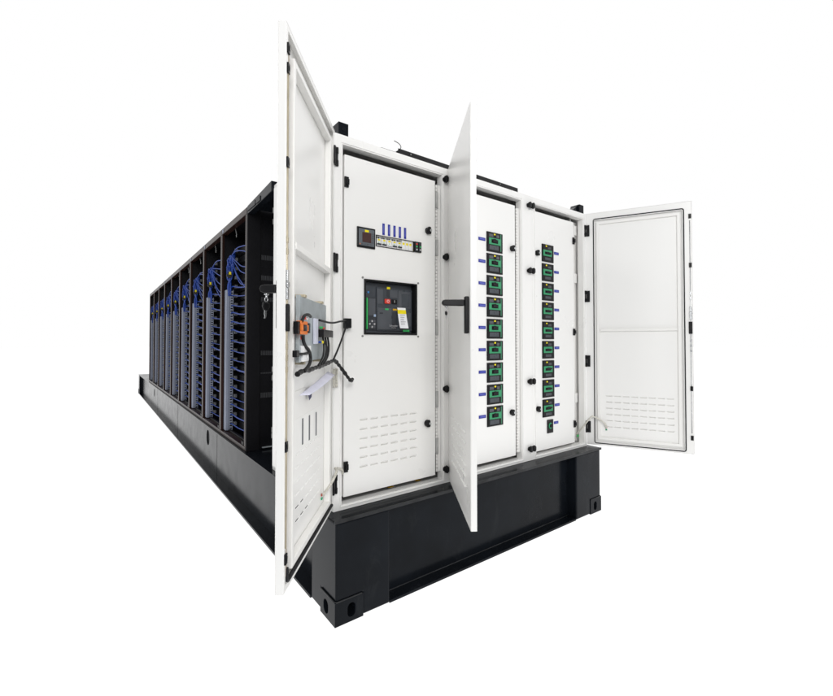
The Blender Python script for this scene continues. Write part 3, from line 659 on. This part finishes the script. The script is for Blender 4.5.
# earth straps
def strap(pts):
    b = MB(); b.tube(spline(pts, 6), 0.0065, 10); return b.build('earth_strap', M['braid'], cab, CB)
e0 = to_world(**P1, p=(0.150, -0.018, 0.668)); e1 = to_world(**P1, p=(0.150, 0.020, 0.720)); e2 = to_world(**P1, p=(0.085, 0.034, 0.760))
strap([e0, e1, e2, (0.028, 0.060, 0.762), (0.075, 0.080, 0.742), (0.088, 0.096, 0.715)])
for z, m in ((0.668, 'earthred'), (0.650, 'earthgreen')):
    b = MB(); b.box(0.143, 0.158, -t1+0.004, -t1+0.010, z-0.005, z+0.005); b.build('earth_tag', M[m], d1)
# document sheets stuffed in the door pocket
pk = MB(); pk.plate('xz', 0.190, 0.640, 1.105, 1.215, -t1+0.0035, -t1+0.006); pk.build('document_pocket', M['white_in'], d1, (0,0,0), 0.002)
def sheet(name, label, corners, bow, m):
    b = MB(); n = 8; A, B_, C_, D_ = [to_world(**P1, p=c) for c in corners]
    nrm = (B_-A).cross(D_-A).normalized()
    org = A.copy()
    for i in range(n+1):
        for j in range(n+1):
            u, v = i/n, j/n
            p = A.lerp(B_, u).lerp(D_.lerp(C_, u), v)+nrm*bow*math.sin(u*math.pi)*(0.4+0.6*v)
            b.v.append(tuple(p-org))
    for i in range(n):
        for j in range(n): k = i*(n+1)+j; b.face((k, k+1, k+n+2, k+n+1), 0, True)
    o = b.build(name, m); o.location = org
    md = o.modifiers.new('thick', 'SOLIDIFY'); md.thickness = 0.0006
    tag(o, label, 'paper'); return o
sheet('paper_sheet', 'white folded paper slanting out of the open left door beneath the cable bundle', [(0.600, 0.000, 1.203), (0.135, 0.000, 1.262), (0.140, 0.036, 1.246), (0.565, 0.030, 1.200)], 0.008, M['paperblue'])
b = MB(); A = to_world(**P1, p=(0.420, -0.016, 1.206))
pts = [to_world(**P1, p=q)-A for q in ((0.450, -0.012, 1.206), (0.365, -0.012, 1.216), (0.385, -0.012, 1.170), (0.418, -0.012, 1.160))]
b.v = [tuple(p) for p in pts]; b.face((0,1,2,3)); o = b.build('patch', paint('navy_patch', (0.04, 0.04, 0.10), 0.6)); o.location = A  # small dark navy piece under the slanting paper
md = o.modifiers.new('thick', 'SOLIDIFY'); md.thickness = 0.0006
tag(o, 'small dark leaflet poking down below the slanting paper on the left door', 'patch')

# --- middle door
P2 = dict(hx=0.865, hy=0.0984, ang=-123.75); w2, t2, a2, c2 = 0.776, 0.029, 0.547, 2.515
lou = [(0.175+c*0.0690, 0.232+c*0.0690, -t2-0.0002, 0.972-r*0.0517, -1, 0.011, 0.0065) for r in range(6) for c in range(7)]
d2, S2 = make_door(P2['hx'], P2['hy'], P2['ang'], w2, t2, a2, c2, False, louvres=lou)
b = MB(); b.box(0.108, w2-0.104, -t2+0.0033, 0.006, 1.508, 1.532); b.build('cross_bar', M['white_in'], d2, (0,0,0), 0.002)
b = MB(); b.box(w2-0.075, w2-0.030, -t2+0.0034, -0.006, 1.45, 1.60); b.build('lock_case', M['plastic'], d2, (0,0,0), 0.003)
k2 = swing_handle(d2, S2, 0.728, t2, 1.620, 1.446, 0.105)
for z in (2.36, 1.80, 1.25, 0.69):
    b = MB(); b.box(-0.004, 0.010, -t2-0.004, -t2-0.0005, z-0.045, z+0.045); b.cyl((-0.004, -t2, z-0.045), (-0.004, -t2, z+0.045), 0.006, 10); b.build('hinge', M['hingegrey'], d2, (0,0,0), 0.001)

# --- right door
P3 = dict(hx=2.405, hy=0.0981, ang=116.4); w3, t3, a3, c3 = 0.7735, 0.030, 0.537, 2.5145
lou, prs = [], []
for r in range(6):
    for c in range(8):
        q = 0.150+c*0.0635
        prs.append((-q-0.046, -q, 0.9515-r*0.0517, 0.961-r*0.0517))
        lou.append((-q-0.046, -q, -t3-0.0002, 0.961-r*0.0517, -1, 0.012, 0.006))
d3, S3 = make_door(P3['hx'], P3['hy'], P3['ang'], w3, t3, a3, c3, True, skin=t3-0.015, lip=0.066, louvres=lou, pressed=prs)
b = MB(); b.box(-(w3-0.104), -0.108, -0.0147, 0.004, 1.499, 1.519); b.build('cross_bar', M['white_in'], d3, (0,0,0), 0.002)
door_lock(d3, S3, w3, M['silver']); door_hinges(d3, S3, (2.365, 1.80, 1.247, 0.688))
swing_handle(d3, S3, 0.728, t3, 1.620, 1.446, 0.02)
e0 = to_world(**P3, p=(-0.150, -0.010, 0.685)); e1 = to_world(**P3, p=(-0.132, 0.020, 0.735)); e2 = to_world(**P3, p=(-0.055, 0.034, 0.780))
strap([e0, e1, e2, (2.375, 0.055, 0.765), (2.345, 0.10, 0.690), (2.338, 0.158, 0.618)])
for z, m in ((0.688, 'earthred'), (0.670, 'earthgreen')):
    b = MB(); b.box(-0.156, -0.143, -0.0148, -0.010, z-0.005, z+0.006); b.build('earth_tag', M[m], d3)
b = MB(); b.box(2.345, 2.361, 0.150, 0.158, 0.596, 0.614); b.build('earth_tag', M['brightgreen'], cab, CB)

# keys hanging in the two swing handles
def key_set(p, name, label, scale, bow):
    b = MB(); x, y, z = 0, 0, 0; s = scale
    o = MB()
    o.cyl((0, 0, 0), (0, 0, -0.012*s), 0.004*s, 12)
    o.tube([(0.007*s*math.cos(a), 0, -0.018*s+0.008*s*math.sin(a)) for a in [R(q*30) for q in range(12)]], 0.0012*s, 8, 0, True)
    root = thing(name, label, 'key', p)
    o.build('key_ring', M['silver'], root)
    h = MB(); h.prism([(-0.014*s, -0.030*s), (0.014*s, -0.030*s), (0.016*s, -0.046*s), (0.009*s, -0.060*s), (-0.009*s, -0.060*s), (-0.016*s, -0.046*s)], 'xz', -0.004*s, 0.004*s)
    h.build('key_head', M['plastic'], root, (0,0,0), 0.002)
    k = MB(); k.prism([(-0.005*s, -0.060*s), (0.005*s, -0.060*s), (0.005*s, -0.084*s), (0.002*s, -0.092*s), (-0.004*s, -0.092*s), (-0.002*s, -0.082*s), (-0.005*s, -0.076*s)], 'xz', -0.0012*s, 0.0012*s)
    k.build('key_blade', M['silver'], root)
    root.rotation_euler = (0, R(4), R(20))
    return root
kp = to_world(**P1, p=(k1[0], k1[1], k1[2]-0.022)); key_set(kp, 'key', 'black-headed key hanging from the lever on the far left door', 0.92, 1)
kp = to_world(**P2, p=(k2[0], k2[1], k2[2]-0.022)); key_set(kp, 'key', 'small key hanging from the lever on the middle door', 0.62, 1)

# ------------------------------------------------------------------ the row of black racks
NR, RY0, RP = 9, 1.66, 0.867
RX0, RX1, RZ0, RZ1 = 0.018, 2.40, H+0.001, 2.512
ORD = ['black open rack with blue cabling, nearest the white cabinet', 'second black rack from the white cabinet', 'third black rack from the white cabinet', 'fourth black rack from the white cabinet', 'fifth black rack from the white cabinet, middle of the row', 'fourth black rack from the far end of the row', 'third black rack from the far end of the row', 'black rack beside the endmost one of the row', 'black rack at the far end of the row']
NM, MP, MZ = 20, 0.0875, 0.585
def rack_parts(root):
    L, D = RP-0.002, 0.055
    fr = MB()
    fr.box(0, 0.022, 0.0, 0.036, 0.035, RZ1-RZ0-0.055); fr.box(0, 0.022, L-0.026, L, 0.035, RZ1-RZ0-0.055)
    fr.box(-0.001, 0.050, 0.0, L, 0.0, 0.0345); fr.box(-0.001, 0.050, 0.0, L, RZ1-RZ0-0.0545, RZ1-RZ0)
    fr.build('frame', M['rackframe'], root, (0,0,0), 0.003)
    sh = MB(); T = 0.006
    sh.box(0.0225, RX1-RX0, 0.001, 0.001+T, 0.001, RZ1-RZ0-0.001); sh.box(0.0225, RX1-RX0, L-T-0.001, L-0.001, 0.001, RZ1-RZ0-0.001)
    sh.box(0.0505, RX1-RX0, 0.0075, L-0.0075, RZ1-RZ0-0.008, RZ1-RZ0-0.002); sh.box(0.0505, RX1-RX0, 0.0075, L-0.0075, 0.002, 0.008)
    sh.box(RX1-RX0-T, RX1-RX0, 0.0075, L-0.0075, 0.009, RZ1-RZ0-0.009)
    sh.build('casing', M['rack'], root)
    # sill details: foot rail with a black clip near the front post
    s = MB(); s.box(0.0505, 0.075, 0.02, L-0.05, 0.009, 0.050); s.box(0.004, 0.0504, 0.07, 0.13, 0.0355, 0.062)
    s.build('foot_rail', M['rack'], root, (0,0,0), 0.002)
    l = MB(); l.box(-0.004, -0.0012, L-0.085, L-0.035, RZ1-RZ0-0.046, RZ1-RZ0-0.012); l.build('name_plate', M['duct'], root)
    # vertical slotted wiring duct at the far post
    z0, z1 = 0.040, 1.39; w = MB()
    w.box(0.024, 0.052, L-0.112, L-0.030, z0, z1)
    du = w.build('wiring_duct', M['duct'], root, (0,0,0), 0.003)
    c = MB(); n = 54; p = (z1-z0)/n
    for k in range(n): c.box(0.0575, 0.0835, L-0.1165, L-0.1135, z0+k*p, z0+k*p+p*0.55)
    c.box(0.053, 0.060, L-0.117, L-0.114, z0, z1); c.box(0.080, 0.085, L-0.117, L-0.114, z0, z1)
    c.build('slotted_wall', M['duct'], du)
    return L
def rack_bundle(root, L, seed):
    # bundle rising out of the duct, tied in yellow
    g = MB(); random.seed(seed); z1 = 1.39; jt = lambda q: random.uniform(-q, q)
    for k in range(13):
        a = random.uniform(-0.014, 0.014); bb = random.uniform(-0.016, 0.016)
        g.tube(spline([(0.052+a, L-0.100+bb, z1-0.06), (0.052+a, L-0.105+bb, z1+0.05), (0.050-a*1.2, L-0.120+bb*2.2, z1+0.13), (0.048+a*2.2, L-0.135-bb*1.5, z1+0.21), (0.050-a, L-0.145+bb, z1+0.27), (0.056+a*.6, L-0.150+bb, z1+0.325)], 5), 0.0075, 7)
    for k in range(7):      # spare loop coiled at the bundle
        cx, cy, cz = 0.034+0.007*k, L-0.13-0.004*k, z1+0.195+0.010*k+jt(0.02)
        g.tube([(cx+0.018*math.cos(a+k), cy+0.030*math.cos(a), cz+(0.070+0.006*k)*math.sin(a)) for a in [R(q*20) for q in range(18)]], 0.0065, 7, 0, True)
    cb = g.build('cable_bundle', M['wire'], root)
    t = MB(); t.cyl((0.036, L-0.165, z1+0.132), (0.044, L-0.105, z1+0.137), 0.024, 14); t.build('wrap', M['cable'], cb)
    t = MB(); t.box(0.030, 0.046, L-0.183, L-0.167, z1+0.138, z1+0.164); t.build('cable_tie', M['yellow'], cb)
    for k, (dz, lift) in enumerate(((0.345, 0.055), (0.255, 0.05), (0.165, 0.01), (0.095, -0.02), (0.010, -0.05), (-0.06, -0.04))):
        f = MB(); zk = z1+0.315; dz += jt(0.012); lift += jt(0.03)
        f.tube(spline([(0.054, L-0.150, zk), (0.070, L-0.26+jt(0.03), zk+(dz-0.315)*0.42+lift*0.8), (0.088, L-0.42+jt(0.04), zk+(dz-0.315)*0.78+lift*0.7), (0.104, 0.24, z1+dz+lift*0.1), (0.120, 0.10, z1+dz)], 6), 0.0052, 7); f.build('lead', M['wire'], cb)
    q = MB(); q.tube(spline([(0.030, L-0.16, z1+0.56), (0.060, L-0.20, z1+0.60), (0.085, L-0.20, z1+0.55), (0.090, L-0.19, z1+0.50)], 5), 0.004, 7); q.build('clip', M['hingegrey'], root)

def module_proto(root, L):
    b = MB(); b.box(0.140, 0.60, 0.060, L-0.120, 0.003, MP-0.006); b.box(0.134, 0.1399, 0.075, L-0.135, 0.012, MP-0.016)
    m = b.build('module', M['rack'], root, (0,0,0), 0.002)
    for q in ((0.088, 0.112, L-0.165, L-0.130, 0.030, 0.062), (0.110, 0.1335, 0.080, 0.115, 0.018, 0.050)): t = MB(); t.box(*q); t.build('terminal', M['termgrey'], m, (0,0,0), 0.002)
    w = MB(); w.tube(spline([(0.068, L-0.112, 0.040), (0.074, L-0.150, 0.046), (0.096, L-0.30, 0.026), (0.120, L-0.50, 0.020), (0.120, 0.20, 0.026), (0.120, 0.10, 0.034)], 4), 0.0058, 7); w.build('wire', M['wire'], m)
    h = MB(); h.box(0.122, 0.1335, 0.22, L-0.36, 0.004, 0.012); h.build('lip', M['ventgrey'], m)
    return m
first = None
for k in range(NR):
    loc = (RX0, RY0+k*RP, RZ0)
    if k == 0:
        rk = first = thing('equipment_rack', ORD[0], 'equipment rack', loc, 'black racks in a row on the base')
        L = rack_parts(rk); mp0 = module_proto(rk, L); mp0.location = (0, 0, MZ-RZ0)
        for j in range(1, NM):
            c = copy_tree(mp0, rk); c.location = (0, 0, MZ-RZ0+j*MP)
        # upper modules are fed from the bundle: no low wire there
        for c in [x for x in rk.children if x.name.startswith('module')]:
            if c.location.z > 1.40:
                for q in list(c.children):
                    if q.name.startswith('wire'): bpy.data.objects.remove(q, do_unlink=True)
    else:
        rk = copy_tree(first, None); rk.location = loc; rk['label'] = ORD[k]
        rk['category'] = 'equipment rack'; rk['group'] = 'black racks in a row on the base'
for k, rk in enumerate([o for o in list(C.objects) if o.parent is None and o.name.startswith('equipment_rack')]):
    rack_bundle(rk, L, 11+k); random.seed(50+k)
    for c in rk.children:
        for q in c.children:
            if c.name.startswith('module') and q.name.startswith('wire'): q.scale = (1, 1, random.uniform(0.65, 1.35)); q.location.z = random.uniform(-0.008, 0.010)
# end cheek with vent perforations on the rack facing the cabinet
b = MB(); b.box(0.0, 0.105, -0.022, -0.001, 0.0, RZ1-RZ0); b.box(0.106, RX1-RX0, -0.006, -0.001, 0.0, RZ1-RZ0)
ck = b.build('end_panel', M['rack'], first, (0,0,0), 0.002)
for z, hh in ((1.570, 0.040), (1.400, 0.040), (1.224, 0.036), (0.776, 0.038), (0.622, 0.013), (0.424, 0.042)):
    b = MB()
    for q in range(8): b.box(0.118+q*0.0145, 0.128+q*0.0145, -0.0075, -0.0062, z, z+hh)
    b.build('vent_slots', M['ventgrey'], ck)
b = MB(); b.box(0.13, 0.50, -0.030, -0.0065, 0.012, 0.020); b.build('cable_strip', M['galv'], ck, (0,0,0), 0.002)
# roof rail bridging the gap between cabinet and racks
rr = thing('roof_rail', 'black roof beam and cover bridging the gap between white cabinet and first rack', 'roof beam', (0.05, 1.35, 2.44))
b = MB(); b.prism([(1.053, 2.470), (1.053, 2.545), (RY0-0.026, 2.518), (RY0-0.026, 2.452)], 'yz', 0.018, 0.070); b.box(0.0710, 2.40, 1.053, RY0-0.026, 2.496, 2.502)
b.build('beam', M['black'], rr, (0.05, 1.35, 2.44), 0.003)
for ya, yb2 in ((1.42, RY0-0.03), (1.30, 1.40)): b = MB(); b.box(0.012, 0.0175, ya, yb2, 2.470, 2.508); b.build('splice_plate', M['blackedge'], rr, (0.05, 1.35, 2.44), 0.002)
b = MB(); b.cyl((0.10, 1.16, 2.40), (0.10, 1.16, 2.4955), 0.004, 8); b.cyl((0.10, 1.15, 2.40), (0.10, 1.19, 2.385), 0.013, 14); b.build('clip', M['silver'], rr, (0.05, 1.35, 2.44))

# ------------------------------------------------------------------ camera
cd = bpy.data.cameras.new('camera'); cam = bpy.data.objects.new('camera', cd); C.objects.link(cam)
cd.sensor_fit = 'HORIZONTAL'; cd.sensor_width = 36; cd.lens = 36*424.0991/833
cd.shift_y = -12.8988/833; cd.clip_start = 0.05; cd.clip_end = 500
cam.location = (-0.9536, -1.9266, 1.4034)
cam.rotation_euler = (math.pi/2+0.0179, 0, -0.6471)
sc = bpy.context.scene; sc.camera = cam

# ------------------------------------------------------------------ light: white world, soft boxes and an added fill
wd = bpy.data.worlds.new('World'); sc.world = wd; wd.use_nodes = True
bg = wd.node_tree.nodes['Background']; bg.inputs['Color'].default_value = (1, 1, 1, 1); bg.inputs['Strength'].default_value = 1.0
# white world ahead; dimming behind the camera added to shape the light
wn, wl = wd.node_tree.nodes, wd.node_tree.links
wtc = wn.new('ShaderNodeTexCoord'); dot = wn.new('ShaderNodeVectorMath'); dot.operation = 'DOT_PRODUCT'
dot.inputs[1].default_value = (0.55, 0.80, 0.25)
wl.new(wtc.outputs['Generated'], dot.inputs[0])
wr = wn.new('ShaderNodeValToRGB'); wl.new(dot.outputs['Value'], wr.inputs['Fac'])
mpr = wn.new('ShaderNodeMapRange'); mpr.inputs['From Min'].default_value = -1.0; mpr.inputs['From Max'].default_value = 1.0
wl.new(dot.outputs['Value'], mpr.inputs['Value']); wl.new(mpr.outputs['Result'], wr.inputs['Fac'])
wr.color_ramp.elements[0].position = 0.30; wr.color_ramp.elements[0].color = (0.34, 0.355, 0.375, 1)
wr.color_ramp.elements[1].position = 0.52; wr.color_ramp.elements[1].color = (1, 1, 1, 1)
wl.new(wr.outputs['Color'], bg.inputs['Color'])
def area(name, loc, target, size, power, col=(1, 1, 1)):
    ld = bpy.data.lights.new(name, 'AREA'); ld.shape = 'RECTANGLE'; ld.size, ld.size_y = size; ld.energy = power; ld.color = col
    o = bpy.data.objects.new(name, ld); C.objects.link(o); o.location = loc
    o.rotation_euler = (Vector(target)-Vector(loc)).to_track_quat('-Z', 'Y').to_euler()
area('front_softbox', (-2.2, -5.2, 3.8), (0.9, 0.1, 1.5), (2.2, 2.2), 200, (1.0, 0.99, 0.975))
area('right_fill', (4.2, -5.0, 3.6), (0.4, 0.0, 1.5), (2.2, 2.2), 42, (1.0, 0.985, 0.955))  # unseen lamp added to brighten the inside of the left door
area('left_softbox', (-6.2, -1.35, 4.1), (1.5, -0.1, 2.0), (0.6, 0.6), 42, (1.0, 0.99, 0.975))

sc.view_settings.view_transform = 'Standard'; sc.view_settings.look = 'None'; sc.view_settings.exposure = 0; sc.view_settings.gamma = 1
sc.cycles.max_bounces = 10; sc.cycles.diffuse_bounces = 5
